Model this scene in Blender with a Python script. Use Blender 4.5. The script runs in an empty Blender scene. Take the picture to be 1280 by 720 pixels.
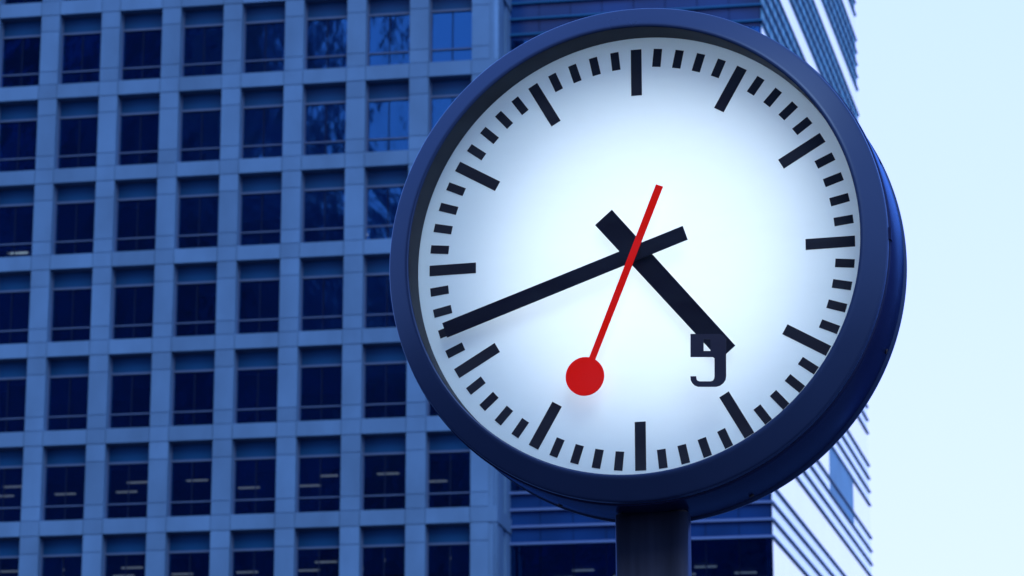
import bpy, bmesh, math, random
from mathutils import Vector, Matrix
random.seed(7)
R = math.radians
sc = bpy.context.scene
col = sc.collection
CAMZ = 1.6
# ------------------------------------------------------------------ camera
cam_d = bpy.data.cameras.new("camera"); cam = bpy.data.objects.new("camera", cam_d); col.objects.link(cam)
cam.location = (0, 0, CAMZ); cam.rotation_euler = (R(90 + 14.566), 0, 0)
cam_d.sensor_width = 36; cam_d.lens = 3729.57 / 1280 * 36
cam_d.clip_start = 0.1; cam_d.clip_end = 8000
cam_d.dof.use_dof = True; cam_d.dof.focus_distance = 6.85; cam_d.dof.aperture_fstop = 13
sc.camera = cam
# ------------------------------------------------------------------ world, sun, exposure
SUN_EL, SUN_AZ = 46, 168           # azimuth clockwise from +Y: veiled sun, high behind the camera
w = bpy.data.worlds.new("World"); sc.world = w; w.use_nodes = True
nt = w.node_tree; nt.nodes.clear()
wo = nt.nodes.new('ShaderNodeOutputWorld'); bg = nt.nodes.new('ShaderNodeBackground')
sky = nt.nodes.new('ShaderNodeTexSky'); sky.sky_type = 'NISHITA'; sky.sun_disc = False
sky.sun_elevation = R(SUN_EL); sky.sun_rotation = R(SUN_AZ); sky.dust_density = 3; sky.air_density = 1.5
mx = nt.nodes.new('ShaderNodeMixRGB'); mx.inputs[0].default_value = 0.9
mx.inputs[2].default_value = (7.0, 9.4, 19.0, 1)     # bluish overcast cloud layer
tcw = nt.nodes.new('ShaderNodeTexCoord'); sxyz = nt.nodes.new('ShaderNodeSeparateXYZ'); nt.links.new(tcw.outputs['Generated'], sxyz.inputs[0])
rmp = nt.nodes.new('ShaderNodeValToRGB'); nt.links.new(sxyz.outputs[2], rmp.inputs[0])
rmp.color_ramp.elements[0].position = .12; rmp.color_ramp.elements[0].color = (.84, 1.02, 1.95, 1)
rmp.color_ramp.elements[1].position = .42; rmp.color_ramp.elements[1].color = (.66, .91, 1.90, 1)
scl = nt.nodes.new('ShaderNodeVectorMath'); scl.operation = 'SCALE'; scl.inputs[3].default_value = 10.0
nt.links.new(rmp.outputs[0], scl.inputs[0]); nt.links.new(scl.outputs[0], mx.inputs[2])
nt.links.new(sky.outputs[0], mx.inputs[1]); nt.links.new(mx.outputs[0], bg.inputs[0])
bg.inputs[1].default_value = 0.1; nt.links.new(bg.outputs[0], wo.inputs[0])
sd = bpy.data.lights.new("sun", 'SUN'); sd.energy = 1.5; sd.angle = R(24); sd.color = (1.0, 0.93, 0.86)
sun = bpy.data.objects.new("sun", sd); col.objects.link(sun)
sv = Vector((math.sin(R(SUN_AZ)) * math.cos(R(SUN_EL)), math.cos(R(SUN_AZ)) * math.cos(R(SUN_EL)), math.sin(R(SUN_EL))))
sun.rotation_euler = sv.to_track_quat('Z', 'Y').to_euler()
vs = sc.view_settings; vs.view_transform = 'Standard'; vs.look = 'None'; vs.exposure = 0.0; vs.gamma = 1.0
vs.use_curve_mapping = False
sc.cycles.max_bounces = 8; sc.cycles.transparent_max_bounces = 12

# ------------------------------------------------------------------ material helpers
def mat(name, base, rough=0.5, metal=0.0, var=0.0, scale=1.0, spec=0.5, ior=1.45, coat=0.0, bump=0.0, bscale=20, detail=4, rvar=0.0, stretch=None):
    m = bpy.data.materials.new(name); m.use_nodes = True; n = m.node_tree; b = n.nodes['Principled BSDF']
    b.inputs['Base Color'].default_value = (*base, 1); b.inputs['Roughness'].default_value = rough
    b.inputs['Metallic'].default_value = metal; b.inputs['IOR'].default_value = ior
    b.inputs['Specular IOR Level'].default_value = spec; b.inputs['Coat Weight'].default_value = coat
    b.inputs['Coat Roughness'].default_value = 0.08
    tc = n.nodes.new('ShaderNodeTexCoord'); mp = n.nodes.new('ShaderNodeMapping'); n.links.new(tc.outputs['Object'], mp.inputs[0])
    if stretch: mp.inputs['Scale'].default_value = stretch
    if var or rvar:
        no = n.nodes.new('ShaderNodeTexNoise'); no.inputs['Scale'].default_value = scale; no.inputs['Detail'].default_value = detail
        n.links.new(mp.outputs[0], no.inputs[0])
    if var:
        cr = n.nodes.new('ShaderNodeMapRange'); cr.inputs[1].default_value = .3; cr.inputs[2].default_value = .7
        cr.inputs[3].default_value = 1 - var; cr.inputs[4].default_value = 1 + var
        n.links.new(no.outputs[0], cr.inputs[0])
        mu = n.nodes.new('ShaderNodeVectorMath'); mu.operation = 'SCALE'; mu.inputs[0].default_value = base
        n.links.new(cr.outputs[0], mu.inputs[3]); n.links.new(mu.outputs[0], b.inputs['Base Color'])
    if rvar:
        c2 = n.nodes.new('ShaderNodeMapRange'); c2.inputs[1].default_value = .3; c2.inputs[2].default_value = .7
        c2.inputs[3].default_value = max(0, rough - rvar); c2.inputs[4].default_value = rough + rvar
        n.links.new(no.outputs[0], c2.inputs[0]); n.links.new(c2.outputs[0], b.inputs['Roughness'])
    if bump:
        nb = n.nodes.new('ShaderNodeTexNoise'); nb.inputs['Scale'].default_value = bscale; nb.inputs['Detail'].default_value = 3
        n.links.new(mp.outputs[0], nb.inputs[0]); bp = n.nodes.new('ShaderNodeBump'); bp.inputs['Strength'].default_value = 1
        bp.inputs['Distance'].default_value = bump
        n.links.new(nb.outputs[0], bp.inputs['Height']); n.links.new(bp.outputs[0], b.inputs['Normal'])
    return m

def glass(name, tint, refl, ior=1.5, wob=0.02, wscale=0.6, rough=0.0, perobj=True):
    """thin architectural glass: see-through body with a fresnel reflection that wobbles from pane to pane"""
    m = bpy.data.materials.new(name); m.use_nodes = True; n = m.node_tree; n.nodes.clear()
    out = n.nodes.new('ShaderNodeOutputMaterial'); tr = n.nodes.new('ShaderNodeBsdfTransparent'); gl = n.nodes.new('ShaderNodeBsdfGlossy')
    tr.inputs[0].default_value = (*tint, 1); gl.inputs[0].default_value = (*refl, 1); gl.inputs['Roughness'].default_value = rough
    fr = n.nodes.new('ShaderNodeFresnel'); fr.inputs[0].default_value = ior
    ms = n.nodes.new('ShaderNodeMixShader')
    geo = n.nodes.new('ShaderNodeNewGeometry')
    no = n.nodes.new('ShaderNodeTexNoise'); no.inputs['Scale'].default_value = wscale; no.inputs['Detail'].default_value = 4
    no.noise_dimensions = '3D'
    gm = n.nodes.new('ShaderNodeMapping'); gm.inputs['Rotation'].default_value = (0, .9, 0); gm.inputs['Scale'].default_value = (1.1, 1, .9)
    n.links.new(geo.outputs['Position'], gm.inputs[0]); n.links.new(gm.outputs[0], no.inputs[0])
    bp = n.nodes.new('ShaderNodeBump'); bp.inputs['Strength'].default_value = 1; bp.inputs['Distance'].default_value = wob
    n.links.new(no.outputs[0], bp.inputs['Height'])
    n.links.new(bp.outputs[0], gl.inputs['Normal']); n.links.new(bp.outputs[0], fr.inputs['Normal'])
    n.links.new(fr.outputs[0], ms.inputs[0]); n.links.new(tr.outputs[0], ms.inputs[1]); n.links.new(gl.outputs[0], ms.inputs[2])
    n.links.new(ms.outputs[0], out.inputs[0])
    return m

def emis(name, c, s):
    m = bpy.data.materials.new(name); m.use_nodes = True; b = m.node_tree.nodes['Principled BSDF']
    b.inputs['Base Color'].default_value = (.8, .8, .8, 1); b.inputs['Emission Color'].default_value = (*c, 1); b.inputs['Emission Strength'].default_value = s
    return m

M = {}
def stone(k): return mat('pale_stone', tuple(c * k for c in (.070, .176, .325)), .75, var=.12, scale=.7, bump=.004, bscale=8, spec=.2, stretch=(1, 1, .5))
M['stone'] = stone(1.0); STONES = [stone(k) for k in (.90, .95, 1.0, 1.0, 1.05, 1.09)]
srnd = random.Random(21)
def stn(): return srnd.choice(STONES)
M['stone_back'] = mat('joint_shadow', (.07, .13, .19), .9)
M['alu'] = mat('window_aluminium', (.045, .10, .21), .5)
M['spandrel'] = mat('blue_spandrel_glass', (.004, .042, .125), .3, var=.5, scale=.35, detail=1, spec=.15)
M['winglass'] = glass('window_glass', (.40, .48, .60), (.10, .45, 1.0), 2.3, .055, .34, rough=.085)
M['reflglass'] = M['winglass']
M['room'] = mat('dark_room', (.025, .04, .08), .9)
M['ceil'] = mat('office_ceiling', (.05, .07, .12), .9)
M['tube'] = emis('ceiling_tube', (1.0, .93, .78), .62)
M['fin'] = mat('ledge_aluminium', (.07, .16, .38), .4)
M['fin_dark'] = mat('ledge_blue_paint', (.010, .10, .25), .5, spec=.1)
M['tglass'] = glass('tower_glass', (.35, .45, .6), (.08, .4, 1.0), 2.1, .03, .3)
M['tpanel'] = mat('tower_spandrel', (.004, .032, .135), .2, var=.4, scale=.3, detail=1, spec=.3)
M['sidewhite'] = mat('pale_side_cladding', (.93, .97, .80), .12, metal=.85, var=.04, scale=.3, ior=1.8)
M['sideband'] = mat('pale_blue_side_cladding', (.62, .86, .90), .15, metal=.7, var=.08, scale=.3, ior=1.6)
M['sideblue'] = mat('blue_louvre_cladding', (.05, .31, .50), .5, var=.25, scale=.6, spec=.15)
def slats(name, base):
    m = mat(name, base, .7); n = m.node_tree; b = n.nodes['Principled BSDF']
    tc = n.nodes.new('ShaderNodeTexCoord'); wv = n.nodes.new('ShaderNodeTexWave'); wv.inputs['Scale'].default_value = 3.2; wv.inputs['Distortion'].default_value = .3
    n.links.new(tc.outputs['Object'], wv.inputs[0])
    a = n.nodes.new('ShaderNodeMapRange'); a.inputs[3].default_value = .6; a.inputs[4].default_value = 1.3; n.links.new(wv.outputs['Fac'], a.inputs[0])
    v = n.nodes.new('ShaderNodeVectorMath'); v.operation = 'SCALE'; v.inputs[0].default_value = base; n.links.new(a.outputs[0], v.inputs[3]); n.links.new(v.outputs[0], b.inputs['Base Color'])
    return m
M['blind'] = slats('pale_vertical_blind', (.20, .55, .80)); M['blind_dark'] = slats('dark_vertical_blind', (.05, .20, .42))
M['sidepanel'] = mat('blue_side_panel', (.06, .26, .46), .5, var=.2, scale=.25, spec=.1)  # darker blue for a stretch of the pale side wall
M['dark'] = mat('dark_block', (.016, .055, .18), .7, var=.8, scale=.05)
M['mullion'] = mat('dark_mullion', (.005, .014, .05), .7, spec=.08)
M['darkwin'] = mat('dark_block_window', (.01, .03, .09), .15)
M['roof'] = mat('roof_membrane', (.12, .13, .15), .8)

# ------------------------------------------------------------------ mesh helpers
class MB:
    def __init__(s): s.bm = bmesh.new(); s.mats = []
    def mi(s, m):
        if m not in s.mats: s.mats.append(m)
        return s.mats.index(m)
    def box(s, x0, x1, y0, y1, z0, z1, m, T=None):
        i = s.mi(m)
        v = [s.bm.verts.new((x, y, z)) for z in (z0, z1) for y in (y0, y1) for x in (x0, x1)]
        for q in ((0, 2, 3, 1), (4, 5, 7, 6), (0, 1, 5, 4), (2, 6, 7, 3), (0, 4, 6, 2), (1, 3, 7, 5)):
            f = s.bm.faces.new([v[k] for k in q]); f.material_index = i
        if T is not None: bmesh.ops.transform(s.bm, matrix=T, verts=v)
    def poly(s, pts, y0, y1, m):
        """extrude an (x,z) outline (counter-clockwise seen from -y) between y0 and y1"""
        i = s.mi(m)
        a = [s.bm.verts.new((x, y0, z)) for x, z in pts]; b = [s.bm.verts.new((x, y1, z)) for x, z in pts]
        s.bm.faces.new(a).material_index = i; s.bm.faces.new(b[::-1]).material_index = i
        for k in range(len(pts)):
            l = (k + 1) % len(pts); s.bm.faces.new((a[l], a[k], b[k], b[l])).material_index = i
    def plan(s, pts, z0, z1, m):
        i = s.mi(m)
        a = [s.bm.verts.new((x, y, z0)) for x, y in pts]; b = [s.bm.verts.new((x, y, z1)) for x, y in pts]
        s.bm.faces.new(a[::-1]).material_index = i; s.bm.faces.new(b).material_index = i
        for k in range(len(pts)):
            l = (k + 1) % len(pts); s.bm.faces.new((a[k], a[l], b[l], b[k])).material_index = i
    def quad(s, pts, m):
        s.bm.faces.new([s.bm.verts.new(p) for p in pts]).material_index = s.mi(m)
    def lathe(s, prof, m, n=192, close=False):
        """profile (r, y) spun about the y axis"""
        i = s.mi(m); rings = []
        for r, y in prof:
            rings.append([s.bm.verts.new((r * math.sin(2 * math.pi * k / n), y, r * math.cos(2 * math.pi * k / n))) for k in range(n)])
        L = len(rings)
        for a in range(L if close else L - 1):
            A, B = rings[a], rings[(a + 1) % L]
            for k in range(n):
                l = (k + 1) % n
                f = s.bm.faces.new((A[k], A[l], B[l], B[k])); f.material_index = i; f.smooth = True
    def cyl(s, cx, cy, r, z0, z1, m, n=32, smooth=True):
        i = s.mi(m)
        a = [s.bm.verts.new((cx + r * math.cos(2 * math.pi * k / n), cy + r * math.sin(2 * math.pi * k / n), z0)) for k in range(n)]
        b = [s.bm.verts.new((v.co.x, v.co.y, z1)) for v in a]
        for k in range(n):
            l = (k + 1) % n; f = s.bm.faces.new((a[k], a[l], b[l], b[k])); f.material_index = i; f.smooth = smooth
        s.bm.faces.new(a[::-1]).material_index = i; s.bm.faces.new(b).material_index = i
    def build(s, name, parent=None, loc=(0, 0, 0)):
        bmesh.ops.recalc_face_normals(s.bm, faces=s.bm.faces)
        me = bpy.data.meshes.new(name); s.bm.to_mesh(me); s.bm.free()
        for m in s.mats: me.materials.append(m)
        o = bpy.data.objects.new(name, me); col.objects.link(o); o.location = loc
        if parent: o.parent = parent
        return o

def empty(name, loc, rz, label, cat, group=None):
    o = bpy.data.objects.new(name, None); col.objects.link(o); o.location = loc; o.rotation_euler = (0, 0, rz)
    o['label'] = label; o['category'] = cat
    if group: o['group'] = group
    return o

# ------------------------------------------------------------------ ground
g = MB(); g.quad([(-3000, -3000, 0), (3000, -3000, 0), (3000, 5000, 0), (-3000, 5000, 0)],
                 mat('grey_paving', (.022, .030, .045), .8, var=.25, scale=.6))
go = g.build('ground'); go['kind'] = 'structure'

# ------------------------------------------------------------------ pale stone office building (left)
PS = -0.1796                                    # facade turned by this about z
FW, FH = 2.85935, 4.0                           # bay width, floor height
FO = Vector((-21.00311, 128.37609, 46.52623 + CAMZ))    # first pier x beam crossing
b1 = empty('office_building', (FO.x, FO.y, 0), PS, 'pale blue-grey stone office building with a regular grid of dark windows', 'building')
Z0 = FO.z
PW, BH, REC = .44, .34, .42                     # half pier, half beam, glass recess
I0, I1, J0, J1 = -4, 7, -3, 12
SR = 20.72                                      # right corner
DEPTH2 = 3.3
st, bk_, G = M['stone'], M['stone_back'], .014
def beam_z(j): return Z0 - FH * j
f = MB()
for j in range(J0, J1 + 1):
    zc = beam_z(j)
    if zc < .3: continue
    for i in range(I0, I1 + 1):
        s = i * FW
        x0 = s - PW; x1 = s + PW
        if i == I1: x0 = 19.53; x1 = 20.34
        # node panel and span panel of the beam
        f.box(x0 + G, x1 - G if i < I1 else SR, 0, .3, zc - BH + G, zc + BH - G, stn())
        if i < I1: f.box(s + PW + G, (s + FW - PW if i < I1 - 1 else 19.53) - G, 0.0, .3, zc - BH + G, zc + BH - G, stn())
        # pier panels between beams: joints level with transom and sill rail
        zt = zc - BH; zb = max(zc - FH + BH, 0)
        cuts = [zt, zt - .78, zb + .62, zb]
        for a, b in zip(cuts[:-1], cuts[1:]):
            if a > b: f.box(x0 + G, x1 - G, .012, .3, b + G, a - G, stn())
ZT = beam_z(J0) + BH; ZB = 0
fr = f.build('stone_panels', b1)
f = MB()
for i in range(I0, I1 + 1):                     # backing ribs behind the joints
    x0, x1 = (i * FW - PW, i * FW + PW) if i < I1 else (19.53, SR - .1)
    f.box(x0 + .005, x1 - .005, .05, REC + .14, 0, ZT - .01, st)
for j in range(J0, J1 + 1):
    zc = beam_z(j)
    if zc > .3: f.box(I0 * FW - PW + .01, SR - .02, .06, REC + .13, zc - BH + .008, zc + BH - .008, st)
f.build('structural_frame', b1)
# corner post, notch and side return
f = MB()
f.cyl(20.60, .14, .115, 0, ZT - .3, st)
f.build('corner_post', b1)
f = MB()
f.box(SR - .5, SR - .13, .42, DEPTH2 + 30, 0, ZT, st)
for j in range(J0, J1 + 1):
    zc = beam_z(j)
    if zc > .3:
        f.box(SR - .14, SR, .305, DEPTH2 + 30, zc - BH + G, zc + BH - G, st)
        f.box(SR - .15, SR - .05, .55, 1.5, zc - FH + BH + .02, zc - BH - .02, st)
        f.box(SR - .15, SR - .05, 2.3, 4.2, zc - FH + BH + .02, zc - BH - .02, st)
f.build('side_wall', b1)
# interior: slabs, back wall, plain walls
f = MB()
for j in range(J0, J1 + 1):
    zc = beam_z(j)
    if zc > .3: f.box(I0 * FW, SR - .6, REC + .2, 15, zc - BH + .02, zc + BH - .4, M['ceil'])
f.box(I0 * FW, SR - .6, 15, 15.3, 0, ZT - .1, M['room'])
f.box(I0 * FW - .4, I0 * FW - .02, REC + .3, 30, 0, ZT - .05, st)
f.box(I0 * FW, SR - .6, 30, 30.3, 0, ZT - .05, st)
f.build('floor_slab', b1)
f = MB(); f.box(I0 * FW - .4, SR, .3, 33, ZT, ZT + .3, M['roof']); f.build('roof', b1)

OW = FW - 2 * PW; OH = FH - 2 * BH
def win_meshes():
    # local origin: opening's lower left corner in the glass plane (x right, y back, z up)
    fm = MB(); a = M['alu']
    fm.box(0, .05, -.05, .04, 0, OH, a); fm.box(OW - .05, OW, -.05, .04, 0, OH, a)
    fm.box(.05, OW - .05, -.05, .04, 0, .06, a); fm.box(.05, OW - .05, -.05, .04, OH - .05, OH, a)
    fm.box(.05, OW - .05, -.06, .04, OH - .86, OH - .78, a)       # transom
    fm.box(.05, OW - .05, -.05, .04, .66, .71, a)                 # sill rail
    fm.box(OW / 2 - .02, OW / 2 + .02, .0, .04, .06, OH - .86, M['mullion'])
    p = MB(); p.box(.05, OW - .05, .045, .06, .03, OH - .8, M['winglass'])
    t = MB(); t.box(.05, OW - .05, .046, .09, OH - .79, OH - .05, M['spandrel'])
    return fm, p, t
first = None
rnd = random.Random(3)
for j in range(-2, 8):
    for i in range(-3, 7):
        zb = beam_z(j) - FH + BH
        loc = (i * FW + PW, REC, zb)
        if first is None:
            fm, p, t = win_meshes()
            wf = fm.build('window', b1, loc); a = p.build('pane', wf); b = t.build('transom_panel', wf); first = (wf, a, b)
        else:
            wf = first[0].copy(); col.objects.link(wf); wf.parent = b1; wf.location = loc
            for q in first[1:]:
                c = q.copy(); col.objects.link(c); c.parent = wf
        br = rnd.random(); full = (j, i) in ((3, 4), (3, 5), (2, 5), (6, 0), (0, 6), (1, 3))
        if br < .45 or full:
            h = OH - 1.0 if full else rnd.choice((.25, .35, .5, .8, 1.2))
            bm_ = MB(); zt_ = OH - .82
            bm_.box(.06, OW / 2 - .03, .16, .175, zt_ - h, zt_, M['blind'] if full else M['blind_dark'])
            h2 = h if full or rnd.random() < .5 else h * .5
            bm_.box(OW / 2 + .03, OW - .06, .16, .175, zt_ - h2, zt_, M['blind'] if full else M['blind_dark'])
            bo = bm_.build('blind', wf)
        wf.rotation_euler = (rnd.uniform(-.004, .004), 0, rnd.uniform(-.004, .004))
# the rows and columns outside the view get one plain sheet of glazing
f = MB()
gy = REC + .05
for a in ((I0 * FW, -3 * FW, 0, ZT - .3), (-3 * FW, SR - 1.2, 0, beam_z(8)), (-3 * FW, SR - 1.2, beam_z(-2), ZT - .3)):
    f.box(a[0], a[1], gy, gy + .02, a[2], a[3], M['winglass'])
f.build('glazing', b1)

# ceiling lights deep in the lower floors
def lights(parent, spots, m):
    base = MB(); base.box(-.5, .5, -.08, .08, -.05, 0, m); src = None
    for s, y, z in spots:
        if src is None: src = base.build('ceiling_light', parent, (s, y, z))
        else:
            c = src.copy(); col.objects.link(c); c.parent = parent; c.location = (s, y, z)
sp = []
for j in (5, 6):
    zc = beam_z(j) - BH
    for k in range(-1, 8):
        sp.append(((-.81 + 1.06 * k) * FW, 11.0, zc)); sp.append(((-.45 + 1.06 * k) * FW + .2, 8.8, zc))
zc = beam_z(2) - BH
lrnd = random.Random(5)
sp = [(x + lrnd.uniform(-.12, .12), y, z) for x, y, z in sp if lrnd.random() > .16 or y == 10.8]
lights(b1, sp, M['tube'])
lights(b1, [(-1.78 * FW, 11.0, zc), (4.50 * FW, 10.8, zc)], emis('bright_tube', (1.0, 1.0, .8), 2.2))

# ------------------------------------------------------------------ glass office tower (behind, right)
df = Vector((math.cos(PS), math.sin(PS), 0)); bkv = Vector((-math.sin(PS), math.cos(PS), 0))
KS = .987
TC = Vector((11.27618 * KS, 127.59732 * KS, 0))           # front right corner on the ground
t2 = empty('glass_office_tower', TC, PS, 'glass office tower with thin horizontal ledges and a bright white right side, behind the clock', 'building')
SY = R(13.2) - (-PS)                                       # side wall direction relative to the front's normal
sx, sy = math.sin(SY), math.cos(SY)
SL = 38.0
def plan_off(o_, e=None):
    """L-shaped footprint line of front and side, pushed outward by o_"""
    # front left, corner, side end
    e = o_ if e is None else e
    return [(-11.5, -o_), (e, -o_), (e * sy + sx * (SL + .2), -e * sx + sy * (SL + .2))]
fins = []
z_low = [22.0 + 4.13 * k + .755 * q for k in range(-5, 5) for q in range(4)]
z_up = [45.6 + 4.6 * k + .76 * q for k in range(0, 8) for q in range(5)]
def zz(z): return z * KS + CAMZ
def wall_bands():
    bands = []          # z0, z1, kind
    for k in range(-5, 5):
        a = 22.0 + 4.13 * k
        bands.append((a, a + 2.27, 'sp')); bands.append((a + 2.27, a + 4.13, 'win'))
    # tidy the join to the upper storeys
    bands[-1] = (22 + 4.13 * 4 + 2.27, 45.4, 'win')
    for k in range(0, 8):
        a = 45.4 + 4.6 * k
        bands.append((a, a + 3.4, 'up')); bands.append((a + 3.4, a + 4.6, 'uw'))
    return bands
bands = wall_bands()
topz = zz(bands[-1][1]); botz = zz(bands[0][0])
sdw = MB(); sdb = MB()
rnd = random.Random(11)
for a, b, k in bands:
    a, b = zz(a), zz(b)
    fg = MB()
    m = M['tglass'] if k in ('win', 'uw') else M['tpanel']
    tgt = fg
    tgt.box(-11.5, -.01, 0, .05, a + .004, b - .004, m)
    fg.build('window_band' if k in ('win', 'uw') else 'spandrel_band', t2)
    # side wall
    ms = {'win': M['sidewhite'], 'uw': M['sidewhite'], 'sp': M['sideband'], 'up': M['sideblue']}[k]
    T = Matrix.Rotation(-SY, 4, 'Z')
    (sdb if k == 'up' else sdw).box(-.3, 0, .06, SL, a, b, ms, T)
sdw.build('side_cladding', t2); sdb.build('side_louvre_band', t2)
# mullions on the front
f = MB()
for q in range(1, 9):
    x = -11.5 + 11.5 / 8 * q - (0.06 if q == 8 else 0)
    f.box(x - .02, x + .02, .0, .12, botz, topz, M['mullion'])
f.box(-11.56, -11.44, -.05, .12, botz, topz, M['fin_dark'])
f.build('mullion', t2)
# ledges wrapping front and side
src = None
def ledge_mb(front_m, side_m, o_, th):
    f = MB()
    q = plan_off(o_, .075); p = plan_off(-.04)
    f.plan([q[0], q[1], p[1], p[0]], 0, th, front_m)
    f.plan([q[1], q[2], p[2], p[1]], 0, th, side_m)
    return f
lo = ledge_mb(M['fin'], M['fin_dark'], .16, .10).build('ledge', t2, (0, 0, zz(z_low[0])))
for z in z_low[1:]:
    c = lo.copy(); col.objects.link(c); c.parent = t2; c.location = (0, 0, zz(z))
up = ledge_mb(M['fin_dark'], M['fin_dark'], .16, .09).build('ledge', t2, (0, 0, zz(z_up[0])))
for z in z_up[1:]:
    c = up.copy(); col.objects.link(c); c.parent = t2; c.location = (0, 0, zz(z))
# tower body, slabs and rooms
f = MB()
f.plan([(-11.5, 14), (-.6 + sx * 14, 14), (sx * SL - .6, sy * SL), (-11.5, sy * SL)], 0, topz, M['room'])
for a, b, k in bands:
    if k in ('sp', 'up'): f.plan([(-11.5, .14), (-.4, .14), (-.4 + sx * 13.9, 13.9), (-11.5, 13.9)], zz(a) + .1, zz(b) - .1, M['ceil'])
f.box(-11.8, -11.56, .2, 14, 0, topz, M['room'])
f.build('tower_core', t2)
f = MB(); f.plan([(-11.5, 0.1), (-.1, 0.1), (sx * SL - .2, sy * SL), (-11.5, sy * SL)], topz, topz + .4, M['roof']); f.build('roof', t2)
f = MB(); f.plan([(-11.5, 0.02), (-.02, 0.02), (sx * SL, sy * SL), (-11.5, sy * SL)], 0, botz, M['stone']); f.build('podium', t2)
sp = []
for s in (-9.6, -6.8, -4.0, -1.3): sp.append((s, 10.8, zz(22.0)))
for s in (-10.9, -8.1, -5.3, -2.5): sp.append((s + .4, 9.0, zz(22.0))); sp.append((s - 1.2, 7.0, zz(22.0)))
for s in (-10.3, -7.5): sp.append((s, 7.5, zz(22.0 + 4.13)))
lights(t2, sp, M['tube'])
T = Matrix.Rotation(-SY, 4, 'Z')
for a, b, k in bands:
    if k != 'up' or a > 66: continue
    f = MB(); y = 1.3
    while y < SL - .5:
        f.box(-.02, .028, y, y + .09, zz(a) + .12, zz(b) - .04, M['fin_dark'] if k == 'up' else M['sideband'], T); y += 1.3
    fo = f.build('louvre_band' if k == 'up' else 'pane_joints', t2); fo['kind'] = 'stuff'
f = MB(); f.box(-.1, .012, 20.4, 30.2, zz(22 + 4.13 + 2.3), zz(22 + 8.26 - .02), M['sidepanel'], T)  # darker blue panel over part of the side wall's window band
f.build('blue_bay', t2)
f = MB(); f.box(-.1, .010, 20.4, 30.2, zz(22 + 4.13 + 1.62), zz(22 + 4.13 + 2.2), M['sidepanel'], T)  # same darker blue on the band just below
f.build('blue_bay', t2)

# ------------------------------------------------------------------ dark blocks added out of view to shape the reflections
def block(x0, x1, y0, y1, h, label):
    e = empty('unseen_block', ((x0 + x1) / 2, (y0 + y1) / 2, 0), 0, label, 'building', 'unseen blocks added for reflections')
    hx, hy = (x1 - x0) / 2, (y1 - y0) / 2
    f = MB(); f.box(-hx, hx, -hy, hy, 0, h, M['dark']); f.build('wall', e)
    f = MB()
    z = 3.0
    while z < h - 3:
        f.box(-hx + 1, hx - 1, hy, hy + .05, z, z + 1.7, M['darkwin']); z += 3.8
    f.build('window_band', e)
    f = MB(); f.box(-hx * .5, hx * .5, -hy * .6, hy * .6, h, h + 5, M['dark']); f.build('roof_plant', e)
block(-185, -110, -110, -62, 160, 'tall dark block added out of view, reflected in the left windows of the stone building')
block(-104, -88, -100, -58, 98, 'narrow dark block added out of view, reflected in the middle windows of the stone building')
block(34, 75, 50, 96, 30, 'low dark block added out of view, reflected in the right side of the clock casing')
block(-80, -20, -100, -64, 84, 'lower dark block added out of view, reflected in the glass tower')

# ------------------------------------------------------------------ the clock
CS = -0.26626
CC = Vector((0.291592, 6.64, 1.80064 + CAMZ))
def steel(name, base, rough, tint=(.22, .45, 1.0), ior=1.45, streak=(1, 1, 1), var=.10, scale=2.5):
    """blue painted metal: diffuse coat under a tinted glossy lacquer, faint uneven dirt"""
    m = bpy.data.materials.new(name); m.use_nodes = True; n = m.node_tree; n.nodes.clear()
    out = n.nodes.new('ShaderNodeOutputMaterial'); d = n.nodes.new('ShaderNodeBsdfDiffuse'); g_ = n.nodes.new('ShaderNodeBsdfGlossy')
    g_.inputs[0].default_value = (*tint, 1); fr = n.nodes.new('ShaderNodeFresnel'); fr.inputs[0].default_value = ior
    tc = n.nodes.new('ShaderNodeTexCoord'); mp = n.nodes.new('ShaderNodeMapping'); mp.inputs['Scale'].default_value = streak
    no = n.nodes.new('ShaderNodeTexNoise'); no.inputs['Scale'].default_value = scale; no.inputs['Detail'].default_value = 6
    n.links.new(tc.outputs['Object'], mp.inputs[0]); n.links.new(mp.outputs[0], no.inputs[0])
    a = n.nodes.new('ShaderNodeMapRange'); a.inputs[1].default_value = .3; a.inputs[2].default_value = .7; a.inputs[3].default_value = 1 - var; a.inputs[4].default_value = 1 + var
    n.links.new(no.outputs[0], a.inputs[0])
    v = n.nodes.new('ShaderNodeVectorMath'); v.operation = 'SCALE'; v.inputs[0].default_value = base; n.links.new(a.outputs[0], v.inputs[3]); n.links.new(v.outputs[0], d.inputs[0])
    b = n.nodes.new('ShaderNodeMapRange'); b.inputs[1].default_value = .3; b.inputs[2].default_value = .7; b.inputs[3].default_value = rough * .8; b.inputs[4].default_value = rough * 1.2
    n.links.new(no.outputs[0], b.inputs[0]); n.links.new(b.outputs[0], g_.inputs['Roughness'])
    ms = n.nodes.new('ShaderNodeMixShader'); n.links.new(fr.outputs[0], ms.inputs[0]); n.links.new(d.outputs[0], ms.inputs[1]); n.links.new(g_.outputs[0], ms.inputs[2]); n.links.new(ms.outputs[0], out.inputs[0])
    return m
mrim = steel('dark_blue_enamel', (.015, .031, .085), .33, (.35, .6, 1.0))
mdrum = steel('dark_blue_drum_paint', (.012, .017, .055), .22, (.11, .27, .62))
mblk = mat('black_enamel', (.003, .005, .015), .5, spec=.12)
mprint = mat('black_print', (.006, .009, .020), .6, spec=.2)
mseam = mat('rubber_gasket', (.004, .005, .008), .6)
mred = mat('red_enamel', (.95, .006, .0), .6, spec=.05)
mpole = steel('dark_pole_paint', (.024, .034, .060), .4, (.09, .15, .30), streak=(1, 1, .06), var=.35, scale=22)
mwhite = mat('white_reflector', (.85, .87, .88), .6)

ck = empty('station_clock', (CC.x, CC.y, CC.z - .588), CS, 'round clock with white lit dial and red second hand on a dark blue pole', 'clock')
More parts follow.
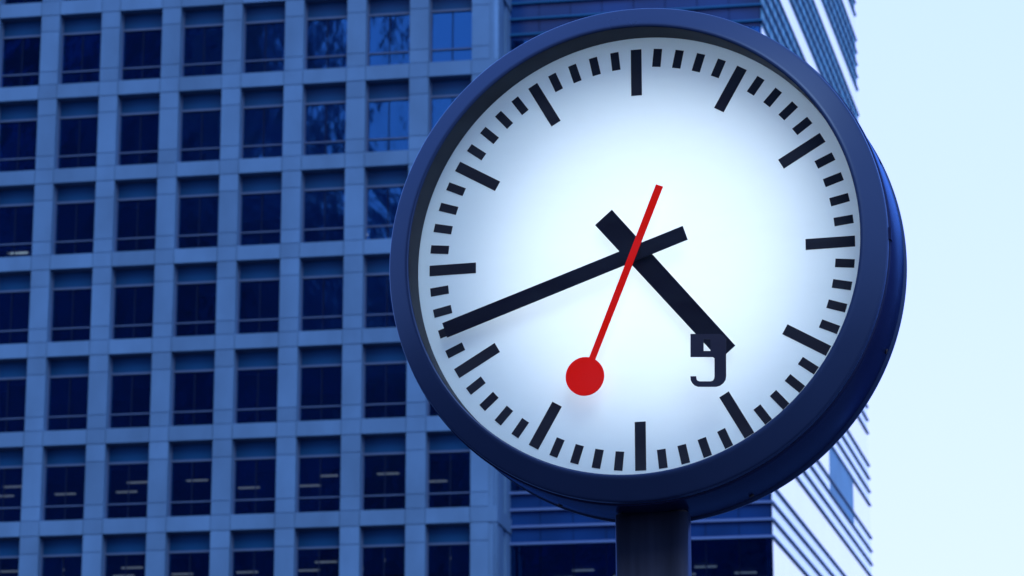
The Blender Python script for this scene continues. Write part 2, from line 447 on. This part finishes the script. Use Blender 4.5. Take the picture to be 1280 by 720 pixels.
# everything below is built around the dial centre
DZ = .588
def cbuild(mb, name, parent=None, off=(0, 0, 0)):
    o = mb.build(name, parent or ck, (off[0], off[1], off[2] + DZ) if parent is None else off)
    return o
# drum casing
f = MB()
f.lathe([(.5795, -.0345), (.5862, -.0345), (.5880, -.0335), (.5885, -.031), (.589, -.02), (.5895, .165), (.5888, .168), (.583, .170)], mdrum)
f.lathe([(.583, .170), (.583, .184)], mseam)
f.lathe([(.5795, -.0375), (.5795, -.034)], mdrum)
drum = cbuild(f, 'casing')
f = MB()
f.lathe([(.583, .184), (.590, .184), (.5925, .187), (.592, .200), (.584, .218), (.572, .232), (.545, .242), (.530, .240), (.529, .236), (.529, .16)], mrim)
cbuild(f, 'rear_bezel')
f = MB()
f.lathe([(.5795, -.0375), (.5840, -.0375), (.5848, -.0385), (.5842, -.0535), (.5836, -.0568), (.5820, -.0592), (.5795, -.0610), (.5760, -.0630), (.5400, -.0865), (.5355, -.0888), (.5315, -.0896), (.5288, -.0888), (.5275, -.0865)], mrim)
bez = cbuild(f, 'bezel')
f = MB(); f.lathe([(.5276, -.088), (.5285, -.05), (.531, .002)], mblk); cbuild(f, 'inner_rim', bez)
# clock inside: white reflector shell
f = MB(); f.lathe([(.57, .0), (.57, .15)], mwhite); cbuild(f, 'reflector', drum)
# dial: translucent opal acrylic, lit by the lamp inside the drum
md = bpy.data.materials.new('opal_dial'); md.use_nodes = True; n = md.node_tree; n.nodes.clear()
out = n.nodes.new('ShaderNodeOutputMaterial'); di = n.nodes.new('ShaderNodeBsdfDiffuse'); tl = n.nodes.new('ShaderNodeBsdfTranslucent')
ad = n.nodes.new('ShaderNodeMixShader'); di.inputs[0].default_value = (.58, .83, .92, 1); tl.inputs[0].default_value = (.80, .90, .92, 1)
ad.inputs[0].default_value = .5
gl = n.nodes.new('ShaderNodeBsdfGlossy'); gl.inputs['Roughness'].default_value = .3
m2 = n.nodes.new('ShaderNodeMixShader'); m2.inputs[0].default_value = .03
n.links.new(di.outputs[0], ad.inputs[1]); n.links.new(tl.outputs[0], ad.inputs[2]); n.links.new(ad.outputs[0], m2.inputs[1]); n.links.new(gl.outputs[0], m2.inputs[2]); n.links.new(m2.outputs[0], out.inputs[0])
def disc(r, y, m, n=160):
    f = MB(); i = f.mi(m)
    f.bm.faces.new([f.bm.verts.new((r * math.sin(2 * math.pi * k / n), y, r * math.cos(2 * math.pi * k / n))) for k in range(n)])
    return f
dial = cbuild(disc(.5315, 0, md), 'dial')
rd = cbuild(disc(.53, .15, md), 'rear_dial')
# hour and minute marks
def bar(cx, cz, ang, r0, r1, w0, w1, y0, y1, m, f):
    """bar along direction ang (clockwise from 12) between radii r0..r1"""
    d = Vector((math.sin(ang), math.cos(ang))); p = Vector((math.cos(ang), -math.sin(ang)))
    pts = []
    for r, s, ww in ((r0, -1, w0), (r1, -1, w1), (r1, 1, w1), (r0, 1, w0)):
        q = d * r + p * s * ww / 2; pts.append((cx + q.x, cz + q.y))
    f.poly(pts, y0, y1, m)
src = None
for hcount in range(12):
    f = MB(); bar(0, 0, hcount * math.pi / 6, .3895, .5025, .0255, .0255, -.0015, -.0002, mprint, f)
    cbuild(f, 'hour_mark')
for k in range(60):
    if k % 5:
        f = MB(); bar(0, 0, k * math.pi / 30, .4585, .5025, .0200, .0200, -.0015, -.0002, mprint, f); cbuild(f, 'minute_mark')
# hands
def hand(name, tip, tail, wt, wl, y0, y1, m):
    a, b = Vector(tail), Vector(tip); d = (b - a).normalized(); p = Vector((d.y, -d.x))
    f = MB()
    pts = [a - p * wl / 2, a + p * wl / 2, b + p * wt / 2, b - p * wt / 2]
    f.poly([(v.x, v.y) for v in pts], y0, y1, m)
    return cbuild(f, name)
hand('hour_hand', (.2080, -.2454), (-.0771, .0934), .0480, .0530, -.022, -.018, mblk)
hand('minute_hand', (-.4553, -.1538), (.1174, .0393), .0365, .0345, -.034, -.030, mblk)
sh = hand('second_hand', (.0618, .1526), (-.1100, -.2700), .0175, .0150, -.047, -.044, mred)
f = MB(); i = f.mi(mred); nn = 64
a = [f.bm.verts.new((-.1177 + .0450 * math.sin(2 * math.pi * k / nn), -.0475, -.2866 + .0450 * math.cos(2 * math.pi * k / nn))) for k in range(nn)]
b = [f.bm.verts.new((v.co.x, -.0435, v.co.z)) for v in a]
f.bm.faces.new(a); f.bm.faces.new(b[::-1])
for k in range(nn):
    l = (k + 1) % nn; f.bm.faces.new((a[k], b[k], b[l], a[l]))
cbuild(f, 'disc', sh)
f = MB()
f.lathe([(.0001, -.0435), (.006, -.0430), (.0065, -.042), (.0065, -.001)], mblk, 32)
cbuild(f, 'spindle')
# numeral printed on the inside of the glass
mnum = mat('navy_print', (.008, .011, .032), .5, spec=.3)
GY = -.083
def gp(x, y):        # numeral's own grid: 45 wide, 68 high, origin top left, y down
    u = x / 45.0; v = y / 68.0
    X = .1366 + (.2189 - .1366) * u + (.1347 - .1366) * v
    Z = -.2065 + (-.2116 + .2065) * u + (-.3340 + .2065) * v
    return (X, Z)
f = MB()
def gpoly(pts): f.poly([gp(*q) for q in pts], GY, GY + .0008, mnum)
gpoly([(0, 3), (0, 31.5), (16.5, 31.5), (16.5, 3)])                                   # bowl left
gpoly([(16.5, 3), (16.5, 9.5), (30, 9.5), (30, 3)])                                   # bowl top
gpoly([(16.5, 24), (16.5, 31.5), (28, 31.5), (30, 33), (30, 24)])
gpoly([(25, 9.5), (25, 24), (30, 24), (30, 9.5)])                     # bowl bottom
gpoly([(30, 3), (30, 55), (44.5, 55), (44.5, 9), (41, 4.5), (37, 3)])                        # stem
gpoly([(30, 55), (29.5, 58), (28, 60.3), (25, 61.2), (24, 61.2), (24, 68), (32, 68), (37, 66.5), (41, 63.5), (43.7, 59.5), (44.5, 55)])
gpoly([(24, 61.2), (11, 61.2), (8.8, 60.3), (7.7, 58.6), (2, 63.2), (5, 66.3), (9.5, 68), (24, 68)])
gpoly([(7.7, 58.6), (7.2, 56), (0, 56), (.3, 60), (2, 63.2)])
f.poly([gp(*q) for q in [(0, 56), (7.2, 56), (7.2, 55), (0, 55)]], GY, GY + .0008, mnum)
cbuild(f, 'numeral')
# cover glass
mg = glass('cover_glass', (.97, .985, .99), (.8, .9, 1), 1.2, .0, 1)
n = mg.node_tree; o_ = [q for q in n.nodes if q.type == 'OUTPUT_MATERIAL'][0]; prev = o_.inputs[0].links[0].from_socket
dd = n.nodes.new('ShaderNodeBsdfDiffuse'); dd.inputs[0].default_value = (.3, .5, .62, 1)
tc = n.nodes.new('ShaderNodeTexCoord'); mp = n.nodes.new('ShaderNodeMapping'); mp.inputs['Scale'].default_value = (1.2, 1, 4.5)
dn = n.nodes.new('ShaderNodeTexNoise'); dn.inputs['Scale'].default_value = 3.0; dn.inputs['Detail'].default_value = 8; dn.inputs['Roughness'].default_value = .7
n.links.new(tc.outputs['Object'], mp.inputs[0]); n.links.new(mp.outputs[0], dn.inputs[0])
da = n.nodes.new('ShaderNodeMapRange'); da.inputs[1].default_value = .35; da.inputs[2].default_value = .8; da.inputs[3].default_value = .0; da.inputs[4].default_value = .035
n.links.new(dn.outputs[0], da.inputs[0]); dm = n.nodes.new('ShaderNodeMixShader'); n.links.new(da.outputs[0], dm.inputs[0]); n.links.new(prev, dm.inputs[1]); n.links.new(dd.outputs[0], dm.inputs[2]); n.links.new(dm.outputs[0], o_.inputs[0])
cbuild(disc(.5272, -.0865, mg), 'cover_glass')
# small latch on the seam, screws round the casing
f = MB(); f.box(.5835, .5905, -.046, -.024, -.014, .014, mdrum); cbuild(f, 'latch')
sc0 = None
for k in range(8):
    a = 2 * math.pi * (k + .5) / 8
    if sc0 is None:
        f = MB(); f.cyl(0, 0, .006, 0, .0025, mseam, 16); sc0 = f.build('screw', ck); q = sc0
    else: q = sc0.copy(); col.objects.link(q); q.parent = ck
    q.location = (.5893 * math.sin(a), .145, DZ + .5893 * math.cos(a)); q.rotation_euler = (0, a, 0)
# lamp inside the drum
ld = bpy.data.lights.new('clock_lamp', 'AREA'); ld.shape = 'DISK'; ld.size = .76; ld.energy = 2.9; ld.color = (1.0, .93, .88)
lo_ = bpy.data.objects.new('lamp', ld); col.objects.link(lo_); lo_.parent = ck
lo_.location = (.025, .14, DZ - .01); lo_.rotation_euler = (R(-90), 0, 0)
# pole with collar
f = MB()
PX, PY = .006, .095
hz = CC.z - .588
def rsq(hx, hy, r, n=8):
    pts = []
    for cx_, cy_, a0 in ((hx - r, hy - r, 0), (-hx + r, hy - r, 90), (-hx + r, -hy + r, 180), (hx - r, -hy + r, 270)):
        for k in range(n + 1):
            a = R(a0 + 90 * k / n); pts.append((PX + cx_ + r * math.cos(a), PY + cy_ + r * math.sin(a)))
    return pts
f.plan(rsq(.0845, .0340, .020), -hz, .0, mpole)
for fc in f.bm.faces: fc.smooth = len(fc.verts) == 4
po = f.build('pole', ck)
f = MB(); f.plan(rsq(.0800, .0300, .018), .0, .035, mseam); f.build('collar', ck)
f = MB(); f.cyl(PX, PY, .16, -hz, -hz + .02, mpole, 48); f.build('base_plate', ck)
